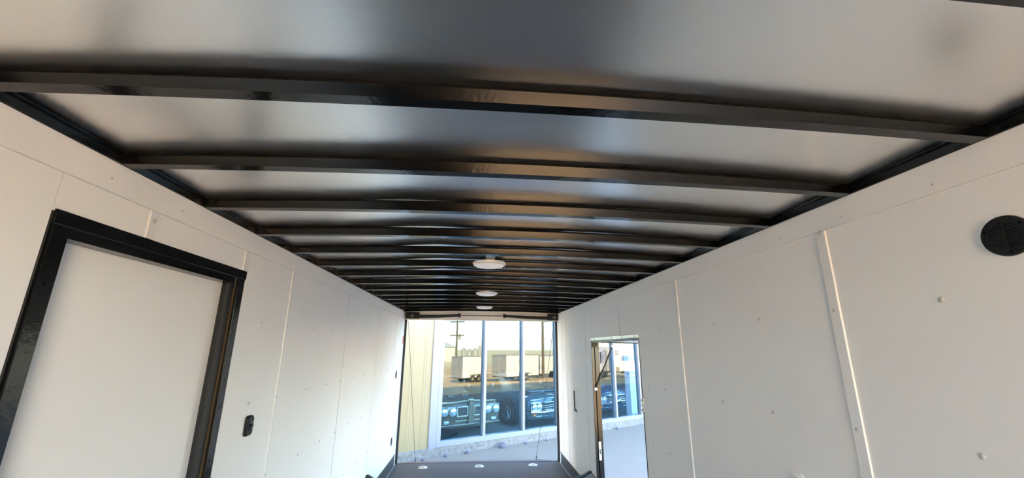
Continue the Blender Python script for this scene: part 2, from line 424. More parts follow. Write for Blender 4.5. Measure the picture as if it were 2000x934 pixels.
# ------------------------------------------------------------------ interior fittings
def dome(y, x, r, lab):
    z = beam_bot(x); t = empty('dome_light', (x, y, z-.028)); tag(t, lab, 'ceiling light', 'round dome lights on the roof beams')
    mb = MB(); prof = [(r, .028), (r, .020), (r*.97, .014), (r*.86, .008)]
    rings = [[(rr*math.cos(2*math.pi*k/40), rr*math.sin(2*math.pi*k/40), z_) for k in range(40)] for rr, z_ in prof]
    mb.loft(rings).build('housing', M_trimw, t, True)
    prof = [(r*.86, .009), (r*.80, .004), (r*.6, .0005), (r*.3, -.001), (.004, -.0015)]
    rings = [[(rr*math.cos(2*math.pi*k/40), rr*math.sin(2*math.pi*k/40), z_) for k in range(40)] for rr, z_ in prof]
    mb = MB().loft(rings); mb.build('lens', M_lens, t, True)
    ya = max(q for q in beam_y if q <= y); yb = ya+.4064
    MB().box(-.03, .03, ya-y-.012, yb-y+.012, .0281, .0305).build('mounting_strap', M_beam, t)
    return t
DOMES = ((2.75, .085), (4.31, .11), (5.85, .123))
labs = ('round white dome light, largest of the ceiling row and farthest from the ramp', 'round white dome light in the middle of the ceiling row', 'round white dome light, smallest of the ceiling row, by the ramp header')
for (y, x), l in zip(DOMES, labs): dome(y, x, .114, l)
dome(.10, XC, .125, 'round white dome light overhead behind the viewer')['group'] = 'round dome lights on the roof beams'

# round louvred vent
vt = empty('round_vent', (XR, .884, 1.93)); tag(vt, 'round black louvred plastic vent on the white wall', 'vent')
def ring_x(r0, r1, x0, x1, seg=48):
    return [[(x0, r0*math.cos(2*math.pi*k/seg), r0*math.sin(2*math.pi*k/seg)) for k in range(seg)],
            [(x1, (r0*.97)*math.cos(2*math.pi*k/seg), (r0*.97)*math.sin(2*math.pi*k/seg)) for k in range(seg)],
            [(x1, r1*math.cos(2*math.pi*k/seg), r1*math.sin(2*math.pi*k/seg)) for k in range(seg)],
            [(x0+.001*0, r1*.98*math.cos(2*math.pi*k/seg), r1*.98*math.sin(2*math.pi*k/seg)) for k in range(seg)]]
RV = .052
MB().loft(ring_x(RV, .034, -.0005, -.007), cap=False).build('vent_ring', M_blackpl, vt, True)
MB().cyl((-.0012, 0, 0), 'X', .035, .002, 40).build('vent_back', M_dark, vt)
for i in range(-4, 5):
    z = i*.0074; hw_ = math.sqrt(max(0, .0345**2-z*z))
    MB().box(-.0068, -.0022, -hw_, hw_, z-.0019, z+.0019, M=None).build('louvre', M_blackpl, vt)
MB().box(-.0085, -.0022, -.0018, .0018, -.033, .033).build('vent_bar', M_blackpl, vt)
for a_ in (25, 145, 265): MB().cyl((-.0072, .043*math.cos(R(a_)), .043*math.sin(R(a_))), 'X', .0028, .003, 10).build('screw', M_beam, vt)

# black latch body on left wall beside the door
la = empty('door_latch', (XL, 2.302, 1.268)); tag(la, 'black plastic rotary latch beside the black-framed door', 'latch')
def rrect(hx, hz, r, n=5, bulge=0):
    pts = []
    for cx, cz, a0 in ((hx-r, hz-r, 0), (-hx+r, hz-r, 90), (-hx+r, -hz+r, 180), (hx-r, -hz+r, 270)):
        for k in range(n+1): a = R(a0+90*k/n); pts.append((cx+r*math.cos(a), cz+r*math.sin(a)))
    return pts
def plate(hx, hz, r, d0, d1, shrink=.8):
    return [[(d0, p, q) for p, q in rrect(hx, hz, r)], [(d0+(d1-d0)*.6, p, q) for p, q in rrect(hx, hz, r)], [(d1, p*shrink, q*(1-(1-shrink)*hx/hz)) for p, q in rrect(hx, hz, r)]]
MB().loft(plate(.030, .047, .015, .0005, .017, .82)).build('latch_body', M_blackpl, la, True)
MB().loft(plate(.012, .022, .005, .0172, .0195, .9)).build('latch_bezel', M_frame, la, True)
MB().cyl((.021, .001, .001), 'X', .009, .010, 20).build('latch_knob', M_dark, la, True)
# small oval plugs at the rear of left wall
for (y, z, l) in ((6.28, 1.27, 'small black oval wall plug, upper of the pair near the ramp'), (6.30, .387, 'small black oval wall plug, lower of the pair near the ramp')):
    t = empty('wall_plug', (XL, y, z)); tag(t, l, 'wall plug', 'oval plugs on the rear wall panel')
    rg = [[(.0005, .036*math.cos(2*math.pi*k/24), .055*math.sin(2*math.pi*k/24)) for k in range(24)], [(.006, .036*math.cos(2*math.pi*k/24), .055*math.sin(2*math.pi*k/24)) for k in range(24)], [(.010, .026*math.cos(2*math.pi*k/24), .043*math.sin(2*math.pi*k/24)) for k in range(24)]]
    MB().loft(rg).build('plug_rim', M_blackpl, t, True); MB().cyl((.0105, 0, 0), 'X', .018, .003, 16).build('plug_cap', M_dark, t)
# red reflector on the rear post
rf = empty('side_reflector', (XL, 6.635, 1.76)); tag(rf, 'small red reflector on the white post beside the ramp opening', 'reflector')
MB().box(.0005, .004, -.02, .022, -.062, .062, .001).build('base', M_trimw, rf); MB().box(.004, .009, -.018, .020, -.058, .058, .002).build('lens', M_red, rf)
# recessed bar box on right wall
rb = empty('recessed_pull', (XR, 5.58, .985)); tag(rb, 'white rectangular recessed wall pull with a black bar', 'wall pull')
hx, hz = .115, .155
for a_ in ((-hx, hx, hz-.03, hz), (-hx, hx, -hz, -hz+.03), (-hx, -hx+.03, -hz+.03, hz-.03), (hx-.03, hx, -hz+.03, hz-.03)):
    MB().box(-.012, -.0005, *a_, .002).build('rim', M_trimw, rb)
MB().box(-.0025, -.0008, -hx+.03, hx-.03, -hz+.03, hz-.03).build('back_plate', M_wall, rb)
MB().box(-.010, -.0026, hx-.062, hx-.034, -hz+.03, hz-.03).build('bar', M_dark, rb)
MB().box(-.009, -.0026, -hx+.035, hx-.066, -hz+.03, -hz+.06).build('latch_tongue', M_kick, rb)
MB().cyl((-.014, hx-.048, .005), 'X', .014, .010, 16).build('knob', M_silver, rb, True)
# wheel boxes
for sx, lab in ((-1, 'black wheel box against the wall with the closed door'), (1, 'black wheel box below the open flip-up door')):
    xw = XL if sx < 0 else XR
    t = empty('wheel_box', (xw-sx*.12, 4.1, 0)); tag(t, lab, 'wheel box', 'black wheel boxes')
    prof = [(.003, .0), (.003, .322), (.02, .326), (.09, .285), (.20, .262), (.235, .25), (.24, .235), (.24, 0)]
    fn = lambda p, q, e: (sx*.12-sx*p, e-4.1, q)
    MB().prism(prof, 3.30, 4.97, fn).build('body', M_kick, t)
    pr2 = [(.003, .30), (.003, .334), (.022, .338), (.092, .297), (.20, .274), (.245, .26), (.252, .235), (.252, .20), (.241, .20), (.24, .235), (.2, .262), (.09, .285), (.02, .326)]
    MB().prism(pr2, 4.945, 4.978, fn).build('edge_trim', M_rubber, t); MB().prism(pr2, 3.29, 3.32, fn).build('edge_trim', M_rubber, t)
# footwell plates seen at lower right: small tie-down plate on right wall
td = empty('wall_tie_plate', (XR, 1.757, 1.135)); tag(td, 'pale rounded plate on the lower wall beside the riveted cover strip', 'wall plate')
MB().loft([[(-x_, p, q) for p, q in rrect(.034*s_, .030*s_, .012)] for x_, s_ in ((.0005, 1), (.006, 1), (.009, .85))]).build('plate', M_trimw, td, True)
MB().cyl((-.0095, 0, 0), 'X', .012, .003, 16).build('screw', M_silver, td)
# floor D rings
for i, (x, y) in enumerate(((-.68, 6.528), (.116, 6.544), (.897, 6.562))):
    side = ('nearest the wall with the closed door', 'in the middle of the row', 'nearest the wall with the open door')[i]
    t = empty('floor_ring', (x, y, 0)); tag(t, 'recessed steel floor tie-down, '+side, 'tie-down', 'floor tie-downs by the ramp')
    MB().loft([[(p, q, z_) for p, q in [(a*s_, b*s_) for a, b in rrect(.065, .055, .035)]] for z_, s_ in ((.0005, 1), (.004, 1), (.006, .93))]).build('dish', M_silver, t, True)
    ring = [(.036*math.cos(a), .028*math.sin(a), .012) for a in [2*math.pi*k/20 for k in range(21)]]
    MB().tube(ring, .006, 8).build('ring', M_silver, t, True)
    MB().box(-.03, .03, -.006, .006, .006, .016, .002).build('clamp', M_kick, t)

# ramp springs and cables
def spring(sx, xa, xb, za, zb, lab):
    y = YR-.075
    t = empty('ramp_spring', (xa, y, za)); tag(t, lab, 'ramp spring', 'ramp springs on the header')
    org = Vector((xa, y, za)); Tm = Matrix.Translation(-org)
    d = 1 if xb > xa else -1
    pts = []; rr = []
    for k in range(13):
        f = k/12; pts.append((xa+(xb-xa)*f, y, za+(zb-za)*f-.006*math.sin(math.pi*f))); rr.append(.026-.006*f)
    sp = MB(); sp.tube(pts, rr, 16); sp.build('spring_tube', M_rubber, t, True, Tm)
    for k in range(34):          # coil ribs
        f = (k+.5)/34; x = xa+(xb-xa)*f; z = za+(zb-za)*f-.006*math.sin(math.pi*f)
        if k == 0: rib = MB().cyl((0, 0, 0), 'X', .0275, .006, 14).build('coil', M_rubber, t, True); rib.location = Vector((x, y, z))-org
        else: c_ = inst(rib, Vector((x, y, z))-org, t); c_.scale = (1, 1-.22*f, 1-.22*f)
    MB().cyl((xb+d*.02, y, zb), (d, 0, 0), .020, .05, 16, .036).build('end_cone', M_rubber, t, True, Tm)
    MB().cyl((xb+d*.05, y, zb), 'X', .034, .012, 16).build('end_plug', M_rubber, t, True, Tm)
    br = MB(); br.box(xa-d*.20, xa-.0*d, y-.05, y+.04, 2.085, ZT-.006, .004) if d > 0 else br.box(xa, xa+.20, y-.05, y+.04, 2.085, ZT-.006, .004)
    bo = br.build('bracket', M_blackpl, t, False, Tm)
    MB().cyl((xa-d*.10, y-.052, 2.125), 'Y', .028, .02, 18).build('pulley', M_kick, bo, True, Tm)
    MB().cyl((xa-d*.10, y-.064, 2.125), 'Y', .008, .012, 12).build('bolt', M_silver, bo, True, Tm)
spring(-1, XL+.225, -.29, 2.118, 2.143, 'black coil spring over the opening on the side of the closed door')
spring(1, XR-.165, .50, 2.118, 2.143, 'black coil spring over the opening on the side of the open door')
cb = MB().tube([(-.24, YR-.075, 2.143), (.45, YR-.075, 2.143)], .006, 6).build('spring_cable', M_rubber, None, True); tag(cb, 'thin black cable strung between the two coil springs', 'cable')
GZ = -.5
ramp = empty('ramp_door', (XC, YR+.04, -.03)); tag(ramp, 'lowered brown rear ramp door resting on the concrete', 'ramp')
L_ = 1.98; dz = GZ+.035+.03
ang = math.asin(-dz/L_)
Mr = Matrix.Rotation(-ang, 4, 'X')
MB().box(-HW+.06, HW-.05, .012, L_, -.03, .024).build('deck', M_wood, ramp, False, Mr)
for sx in (-1, 1): MB().box(*sorted((sx*(HW-.05), sx*(HW-.0))), .012, L_, -.035, .028).build('side_rail', M_kick, ramp, False, Mr)
MB().cyl((0, 0, .0), 'X', .014, 2*HW-.1, 12).build('hinge', M_kick, ramp, True)
def ramp_pt(x, s): return Vector((x, YR+.04+s*math.cos(ang), -.03-s*math.sin(ang)+.03))
for p0, p1, lab in (((XL+.06, YR-.06, 2.05), ramp_pt(-1.03, 1.75), 'thin ramp cable hanging in front of the cream siding'), ((XR-.06, YR-.06, 2.05), ramp_pt(1.22, 1.75), 'thin ramp cable hanging in front of the shop window')):
    t = empty('ramp_cable', p1); tag(t, lab, 'cable', 'ramp cables'); Tm = Matrix.Translation(-Vector(p1))
    MB().tube([p0, p1], .0035, 6).build('wire', M_rubber, t, True, Tm); MB().tube([Vector(p1), Vector(p1)+(Vector(p0)-Vector(p1)).normalized()*.09], .009, 8).build('ferrule', M_kick, t, True, Tm)

# ------------------------------------------------------------------ outdoors: ground
TH_W = R(30.8); O = Vector((.10, 9.87, 0)); T = Vector((math.cos(TH_W), math.sin(TH_W), 0)); N = Vector((math.sin(TH_W), -math.cos(TH_W), 0))
def WP(a, b, z): p = O+a*T+b*N; return Vector((p.x, p.y, z))      # wall frame: along the shop front, out from it, height
MW = Matrix(((T.x, N.x, 0, O.x), (T.y, N.y, 0, O.y), (0, 0, 1, 0), (0, 0, 0, 1)))
MW3 = Matrix(((T.x, -N.x, 0, O.x), (T.y, -N.y, 0, O.y), (0, 0, 1, 0), (0, 0, 0, 1)))
def gz(b): return GZ-.052*max(0, min(b, 42)-6)
def strip(name, m, bs, a0, a1, lab):
    mb = MB(); rows = []
    for b_ in bs: rows.append([mb.bm.verts.new(WP(a0, b_, gz(b_))), mb.bm.verts.new(WP(a1, b_, gz(b_)))])
    for A_, B_ in zip(rows, rows[1:]): mb.bm.faces.new((A_[0], A_[1], B_[1], B_[0]))
    o = mb.build(name, m); 
    if o.data.polygons[0].normal.z < 0: o.data.flip_normals()
    tag(o, lab, kind='structure'); return o
strip('pavement', M_conc, (-.02, 6, 12.5), -60, 80, 'pale concrete apron in front of the shop')
strip('yard_ground', M_sand, (12.5, 20, 30, 42, 75), -90, 160, 'dry tan gravel yard beyond the apron')
strip('far_field', M_field, (75, 600), -500, 700, 'far dry field behind the parked trailers')

# ------------------------------------------------------------------ shop building
bd = empty('shop_building', WP(0, 0, GZ)); tag(bd, 'cream metal shop building with a white-framed glass front', 'building')
bd.rotation_euler = (0, 0, TH_W)
def bpart(mb, nm, m, par=bd, smooth=False):                       # coordinates: x along the wall, y into the building, z up
    return mb.build(nm, m, par, smooth, Matrix.Translation((0, 0, -GZ)))
A0, A1, ZTOP = -4.0, 26.0, 5.7
GL0, GL1 = -.95, 8.0; GZ0, GZ1 = -.24, 3.0
# foundation
mb = MB(); nx = 260
def frow(z, y, amp): return [mb.bm.verts.new((A0+(10-A0)*i/nx, y+random.uniform(-amp, amp), z+random.uniform(-amp, amp)*.5)) for i in range(nx+1)]
rows = [frow(GZ-.03, -.075, .02), frow(GZ+.05, -.06, .015), frow(GZ+.11, -.055, .010), frow(GZ+.158, -.05, .004), frow(GZ+.16, .1, 0)]
for A_, B_ in zip(rows, rows[1:]):
    for i in range(nx): mb.bm.faces.new((A_[i], A_[i+1], B_[i+1], B_[i]))
fd = bpart(mb, 'foundation', M_found)
# siding panels, each 0.915 m wide with trapezoid ribs
def siding_profile(w_):
    pts = []; x = 0
    while x < w_-.001:
        for dx, dy in ((0, 0), (.10, 0), (.125, -.012), (.135, -.012), (.16, 0), (.18, -.003), (.20, 0)): 
            if x+dx <= w_: pts.append((x+dx, dy))
        x += .305
    pts.append((w_, 0)); pts += [(w_, .03), (0, .03)]
    return pts
mb = MB().prism(siding_profile(.915), -.345-GZ, ZTOP-GZ, lambda p, q, e: (p, q, e))
sp0 = mb.build('siding_panel', M_siding, bd)
sp0.location = (-1.16-.915, -.02, 0)
x = -1.16-.915*2
while x > A0-.5: inst(sp0, (x, -.02, 0), bd); x -= .915
bpart(MB().box(A0, -1.05, -.045, -.02, -.372, -.340), 'base_flashing', M_alum)
bpart(MB().box(-1.165, -1.00, -.05, .10, -.372, ZTOP), 'corner_trim', M_alum)
bpart(MB().box(A0, -1.05, .03, .2, GZ, ZTOP), 'siding_backing', M_showwall)
# glass front
bpart(MB().box(-1.0, 8.1, -.06, .10, -.345, GZ0, .006), 'sill', M_alum)
bpart(MB().box(-1.0, 8.1, -.05, .10, GZ1, GZ1+.12), 'head_frame', M_alum)
bpart(MB().box(-1.0, -.905, -.055, .10, GZ0, GZ1), 'mullion', M_alum)
ms = [.163+1.1125*i for i in range(8)]
mu = None
for a_ in ms:
    if mu is None: mu = bpart(MB().box(-.032, .032, -.05, .10, GZ0, GZ1, .004), 'mullion', M_alum); mu.location = (a_, 0, 0)
    else: inst(mu, (a_, 0, 0), bd)
xs = [-.905-.032]+ms
for a_, b_ in zip(xs, xs[1:]): bpart(MB().box(a_+.030, b_-.030, .02, .028, GZ0, GZ1), 'pane', M_glass)
bpart(MB().box(8.1, A1, -.02, .15, GZ+.1, ZTOP), 'side_wall', M_siding)
bpart(MB().box(-1.05, 8.1, -.02, .15, GZ1+.12, ZTOP), 'fascia_panel', M_siding)
bpart(MB().box(A0, A1, -.15, 12, ZTOP, ZTOP+.12), 'roof', M_shed)
# showroom interior
SF = GZ+.03
bpart(MB().box(-1.05, 8.2, .05, 11, SF-.08, SF), 'showroom_floor', M_showfloor)
bpart(MB().box(-1.05, 8.2, 10.5, 10.7, SF, GZ1+.1), 'showroom_back_wall', M_showwall)
bpart(MB().box(-1.25, -1.05, .2, 10.7, SF, GZ1+.1), 'showroom_side_wall', M_showwall)
bpart(MB().box(8.1, 8.3, .15, 10.7, SF, GZ1+.1), 'showroom_side_wall', M_showwall)
bpart(MB().box(-1.05, 8.2, .1, 10.7, GZ1+.1, GZ1+.2), 'showroom_ceiling', M_showwall)
bpart(MB().box(5.62, 6.15, .25, .45, SF, GZ1+.1, .01), 'white_column', M_camper)
# added ceiling lamps, out of view, to brighten the showroom cars
for i, (a_, b_) in enumerate(((.6, 3.5), (3.2, 3.5), (6.2, 3.5))):
    lp_ = bpart(MB().box(a_-.6, a_+.6, b_-.15, b_+.15, GZ1+.04, GZ1+.099, .01), 'fill_lamp', mat('fill lamp diffuser', (.8, .8, .8), .4, emit=(1, .97, .9, .25)))
    ld = bpy.data.lights.new('fill_lamp_glow', 'AREA'); ld.shape = 'RECTANGLE'; ld.size = 1.2; ld.size_y = .3; ld.energy = 2.5; ld.color = (1, .97, .92)
    lo = bpy.data.objects.new('fill_lamp_glow', ld); COL.objects.link(lo); lo.parent = bd; lo.location = (a_, b_, GZ1+.035-GZ)

# stones lying along the foundation
for i, (a_, sz, l) in enumerate(((.56, .085, 'dark bluish stone, largest of those along the foundation'), (-.35, .045, 'small dark stone on the apron under the first wide window'), (1.22, .04, 'small dark stone by the foundation under the window mullion'), (1.85, .03, 'tiny dark stone by the foundation under the blue car'), (2.25, .035, 'small dark stone by the foundation beside the ramp cable'), (-.85, .04, 'small brown stone by the foundation at the corner trim'), (-1.35, .04, 'small brown stone by the foundation under the siding'), (4.4, .05, 'small stone by the foundation seen through the side door'))):
    P_ = WP(a_, .20, GZ)
    o = MB().ico((0, 0, sz*.55), sz, 2, (1.1, .8, .75), .12).build('stone', M_stone); o.location = P_; o.scale = (1, 1, 1); tag(o, l, 'stone', 'stones by the foundation')

# ------------------------------------------------------------------ cars in the showroom
def wheel(parent, loc, r=.33, wd=.22):
    prof = [(.02, -wd/2*.4), (r*.62, -wd/2*.5), (r*.66, -wd/2), (r*.93, -wd/2), (r, -wd/2*.7), (r, wd/2*.7), (r*.93, wd/2), (r*.5, wd/2)]
    rings = [[(q, p*math.cos(2*math.pi*k/28), p*math.sin(2*math.pi*k/28)) for k in range(28)] for p, q in prof]
    o = MB().loft(rings).build('wheel', M_tyre, parent, True); o.location = loc
    s = 1 if loc[0] > 0 else -1
    h = MB().cyl((s*wd*.36, 0, 0), 'X', r*.6, .03, 20)
    ho = h.build('rim', M_silver, o, True)
    for k in range(5):
        a_ = 2*math.pi*k/5; MB().box(s*wd*.44-.01, s*wd*.44+.01, -.022, .022, .05, r*.55, M=Matrix.Rotation(a_, 4, 'X')).build('spoke', M_chrome, o)
    MB().cyl((s*wd*.46, 0, 0), 'X', .05, .03, 14).build('hub_cap', M_chrome, o, True)
def make_car(style, paint, loc, rz, label):
    """nose at y=0 pointing to -y, ground at z=0, half width .95"""
    t = empty('classic_car', loc, rz); tag(t, label, 'car', 'classic cars in the showroom')
    W_ = .95
    # sections along y: (y, half width, hood/deck z, shoulder z, belt bottom z)
    secs = [(0.0, .84, .70, .62, .34), (.04, .89, .78, .70, .27), (.14, .92, .83, .76, .22), (.5, .94, .86, .80, .20), (1.4, .95, .93, .86, .20), (2.9, .95, .95, .88, .20), (3.9, .95, .95, .88, .22), (4.7, .93, .92, .84, .26), (5.1, .86, .84, .74, .36)]
    rings = []
    for (y, hw_, zt_, zs, zb) in secs:
        peak = .03 if y < 1.5 else .0
        half = [(0, zt_+peak), (hw_*.10, zt_+peak*.5), (hw_*.5, zt_-.005), (hw_*.85, zt_-.03), (hw_*.98, zs-.03), (hw_, (zs+zb)/2+.04), (hw_*.97, zb+.05), (hw_*.88, zb), (hw_*.4, zb-.02)]
        r_ = [(x_, y, z_) for x_, z_ in half] + [(-x_, y, z_) for x_, z_ in reversed(half[1:])]
        rings.append(r_)
    body = MB().loft(rings).build('body', paint, t, True)
    # cabin
    cab = []
    for (y, hw_, z_) in ((1.45, .80, .92), (2.05, .66, 1.32), (2.5, .64, 1.37), (3.2, .62, 1.35), (3.95, .76, .94)):
        cab.append([(hw_, y, .90), (hw_*.98, y, z_-.06), (hw_*.85, y, z_), (-hw_*.85, y, z_), (-hw_*.98, y, z_-.06), (-hw_, y, .90)])
    MB().loft(cab).build('cabin', mat('car window glass', (.02, .03, .035), .3), t, True)
    rr_ = [[(h_, y, z_) for h_, z_ in ((.58, z0_-.01), (.54, z0_+.03), (-.54, z0_+.03), (-.58, z0_-.01))] for y, z0_ in ((2.0, 1.29), (2.5, 1.37), (3.25, 1.34))]
    MB().loft(rr_).build('roof', paint, t, True)
    for sx in (-1, 1):
        for y in (.95, 3.95):
            wheel(t, (sx*.875, y, .33))
            MB().cyl((sx*.925, y, .36), 'X', .38, .06, 30).build('wheel_well', M_dark, t)
        MB().box(sx*.95-.03, sx*.95+.03, 1.72, 1.86, .98, 1.08, .01).build('mirror', paint, t)
    for sx in (-1, 1):
        MB().tube([(sx*.955, .5, .62), (sx*.965, 1.6, .63), (sx*.96, 4.4, .64)], .008, 6).build('side_moulding', M_chrome, t)
    return t, body
def lamp(parent, x, z, r, y=-.02):
    o = MB().cyl((0, 0, 0), 'Y', r*1.16, .05, 24).build('headlamp_bezel', M_chrome, parent, True); o.location = (x, y, z)
    rings = [[(p*math.cos(2*math.pi*k/24), q, p*math.sin(2*math.pi*k/24)) for k in range(24)] for p, q in ((r, -.026), (r*.9, -.036), (r*.5, -.045), (.004, -.048))]
    MB().loft(rings).build('headlamp_lens', M_lampglass, o, True)
def frame_rect(x0, x1, z0, z1, r=.02, y=-.03):
    P_ = [(x0, y, z0), (x1, y, z0), (x1, y, z1), (x0, y, z1)]; mb = MB()
    for i in range(4): mb.tube([P_[i], P_[(i+1) % 4]], r, 8); mb.ico(P_[i], r*1.0, 1)
    return mb
def car_frame(a_, b_): 
    p = WP(a_, b_, SF); return p
# olive car: split grille, four round lamps
CA, bodyA = make_car('split', M_carA, car_frame(.42, -1.02), TH_W, 'olive brown classic car with a split grille behind the shop window')
for sx in (-1, 1):
    MB().box(*sorted((sx*.40, sx*.85)), -.03, .04, .50, .75, .03).build('lamp_pod', M_carA, CA, True)
    for x_ in (.50, .735): lamp(CA, sx*x_, .625, .088, -.03)
    MB().box(*sorted((sx*.085, sx*.385)), -.025, .03, .50, .72, .01).build('grille_recess', M_dark, CA)
    frame_rect(*sorted((sx*.09, sx*.38)), .505, .715, .016, -.035).build('grille_frame', M_carAl, CA, True)
    for k in range(4): MB().box(*sorted((sx*.10, sx*.37)), -.03, -.022, .545+.04*k, .552+.04*k).build('grille_bar', M_blackpl, CA)
    MB().box(*sorted((sx*.60, sx*.74)), -.05, .02, .355, .42, .012).build('turn_signal', M_lampglass, CA)
    MB().tube([(sx*.10, -.035, .40), (sx*.42, -.03, .405)], .011, 8).build('bumper_moulding', M_carAl, CA, True)
    # hood crease and scoop edge
    MB().tube([(sx*.09, .03, .845), (sx*.50, .06, .815), (sx*.80, .10, .80)], .014, 8).build('hood_edge', M_carAl, CA, True)
    MB().box(*sorted((sx*.12, sx*.30)), .62, .95, .86, .92, .02).build('hood_scoop', M_carA, CA, True)
    MB().box(*sorted((sx*.14, sx*.28)), .60, .63, .875, .905).build('scoop_mouth', M_dark, CA)
MB().prism([(-.085, .34), (.085, .34), (.075, .72), (.05, .86), (-.05, .86), (-.075, .72)], -.075, .05, lambda p, q, e: (p, e, q)).build('nose_divider', M_carA, CA, True)
MB().tube([(-.09, -.03, .845), (-.06, -.03, .875), (.06, -.03, .875), (.09, -.03, .845)], .016, 8).build('hood_beak', M_carAl, CA, True)
for k in range(5): MB().box(.14+.045*k, .162+.045*k, -.036, -.028, .585, .615).build('grille_letter', M_chrome, CA)
MB().box(-.86, .86, -.045, .05, .29, .335, .02).build('lower_valance', M_carA, CA, True)
# blue cars: wide chrome grille and bumper
def blue_car(paint, a_, b_, label):
    c_, body = make_car('bar', paint, car_frame(a_, b_), TH_W, label)
    for sx in (-1, 1):
        MB().box(*sorted((sx*.06, sx*.86)), -.03, .03, .47, .66, .01).build('grille_recess', M_dark, c_)
        frame_rect(*sorted((sx*.06, sx*.86)), .475, .665, .018, -.04).build('grille_frame', M_chrome, c_, True)
        for x_ in (.58, .75): lamp(c_, sx*x_, .57, .078, -.04)
        for z_ in (.535, .585): MB().box(*sorted((sx*.08, sx*.48)), -.045, -.03, z_-.009, z_+.009, .003).build('grille_bar', M_chrome, c_)
        MB().box(*sorted((sx*.70, sx*.80)), -.06, -.0, .335, .385, .01).build('marker_lamp', M_orange, c_)
        MB().tube([(sx*.30, -.04, .325), (sx*.68, -.035, .325)], .010, 8).build('valance_moulding', M_chrome, c_, True)
    pts = [(-.92, .10, .44), (-.88, -.06, .44), (-.5, -.10, .43), (-.16, -.11, .44), (-.08, -.12, .50), (.08, -.12, .50), (.16, -.11, .44), (.5, -.10, .43), (.88, -.06, .44), (.92, .10, .44)]
    MB().tube(pts, .036, 10).build('bumper', M_chrome, c_, True)
    MB().box(-.07, .07, -.07, .05, .42, .74, .02).build('nose_divider', paint, c_, True)
    MB().tube([(-.84, .02, .74), (-.4, -.01, .76), (0, -.02, .78), (.4, -.01, .76), (.84, .02, .74)], .010, 8).build('hood_lip', M_chrome, c_, True)
    MB().box(-.5, .5, .5, 1.1, .88, .93, .03).build('hood_scoop', paint, c_, True)
blue_car(M_carB, 3.10, -.92, 'blue classic car with a chrome bumper behind the shop window')
blue_car(M_carC, 5.92, -1.1, 'dark blue classic car behind the glass seen through the side door')

# ------------------------------------------------------------------ the yard mirrored in the shop glass
def near_ground(x, y): b_ = (Vector((x, y, 0))-O).dot(N); return gz(b_)
def cargo_trailer(corner, rz, l, wd, h, label, skin=M_trailer, end=M_grey_endshade):
    """corner: near corner; the long side runs along local +x, the end face along local -y"""
    zg = near_ground(*corner)
    t = empty('cargo_trailer', (corner[0], corner[1], zg), rz); tag(t, label, 'trailer', 'trailers parked in the yard')
    c = .45
    MB().box(0, l, -wd, 0, c, h, .03).build('body', skin, t)
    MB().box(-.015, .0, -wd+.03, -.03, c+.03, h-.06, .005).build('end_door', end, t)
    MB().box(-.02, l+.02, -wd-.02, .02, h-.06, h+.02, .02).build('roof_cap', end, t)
    MB().box(-.02, l+.02, -wd-.015, .015, c-.08, c, .005).build('bottom_rail', M_kick, t)
    k_ = 1.22
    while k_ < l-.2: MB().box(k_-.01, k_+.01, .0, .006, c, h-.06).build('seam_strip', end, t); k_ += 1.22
    for x_ in (l*.42, l*.42+.82):
        for yy in (-wd-.02, .02): 
            o = MB().cyl((0, 0, 0), 'Y', .33, .2, 24).build('wheel', M_tyre, t, True); o.location = (x_, yy-(.09 if yy > 0 else -.09), .33)
            MB().cyl((0, .02 if yy > 0 else -.02, 0), 'Y', .18, .19, 16).build('rim', M_silver, o, True)
    MB().box(l*.42-.45, l*.42+1.27, .01, .16, .68, .74, .02).build('fender', M_kick, t)
    MB().prism([(l, -.4*wd+.5), (l+1.2, -wd/2+.05), (l+1.2, -wd/2-.05), (l, -.6*wd-.5)], c-.08, c+.02, lambda p, q, e: (p, q, e)).build('tongue', M_kick, t)
    MB().tube([(l+1.0, -wd/2, .0), (l+1.0, -wd/2, .95)], .04, 8).build('jack', M_kick, t)
    for s_ in (.06, wd-.06): MB().box(-.025, -.015, -s_-.03, -s_+.03, c+.3, c+.42).build('tail_lamp', M_red, t)
    MB().box(-.03, -.015, -wd+.3, -.3, h-.16, h-.12).build('door_hinge', M_kick, t)
    MB().box(-.035, -.02, -wd/2-.02, -wd/2+.02, c+.1, h-.2).build('lock_bar', M_silver, t)
    return t
RZ = R(20)
cargo_trailer((27.6, -6.3), RZ, 3.0, 1.8, 2.45, 'white cargo trailer with a shade-painted grey end, parked next to the utility pole')
cargo_trailer((29.7, -2.6), RZ, 4.9, 2.1, 2.5, 'large white cargo trailer in the middle of the yard row')
cargo_trailer((41.2, -3.2), RZ, 5.2, 2.4, 2.6, 'long white cargo trailer at the back of the yard')
cargo_trailer((42.3, .6), RZ, 4.5, 2.3, 2.6, 'white cargo trailer with its shade-painted grey end showing at the edge of the window')
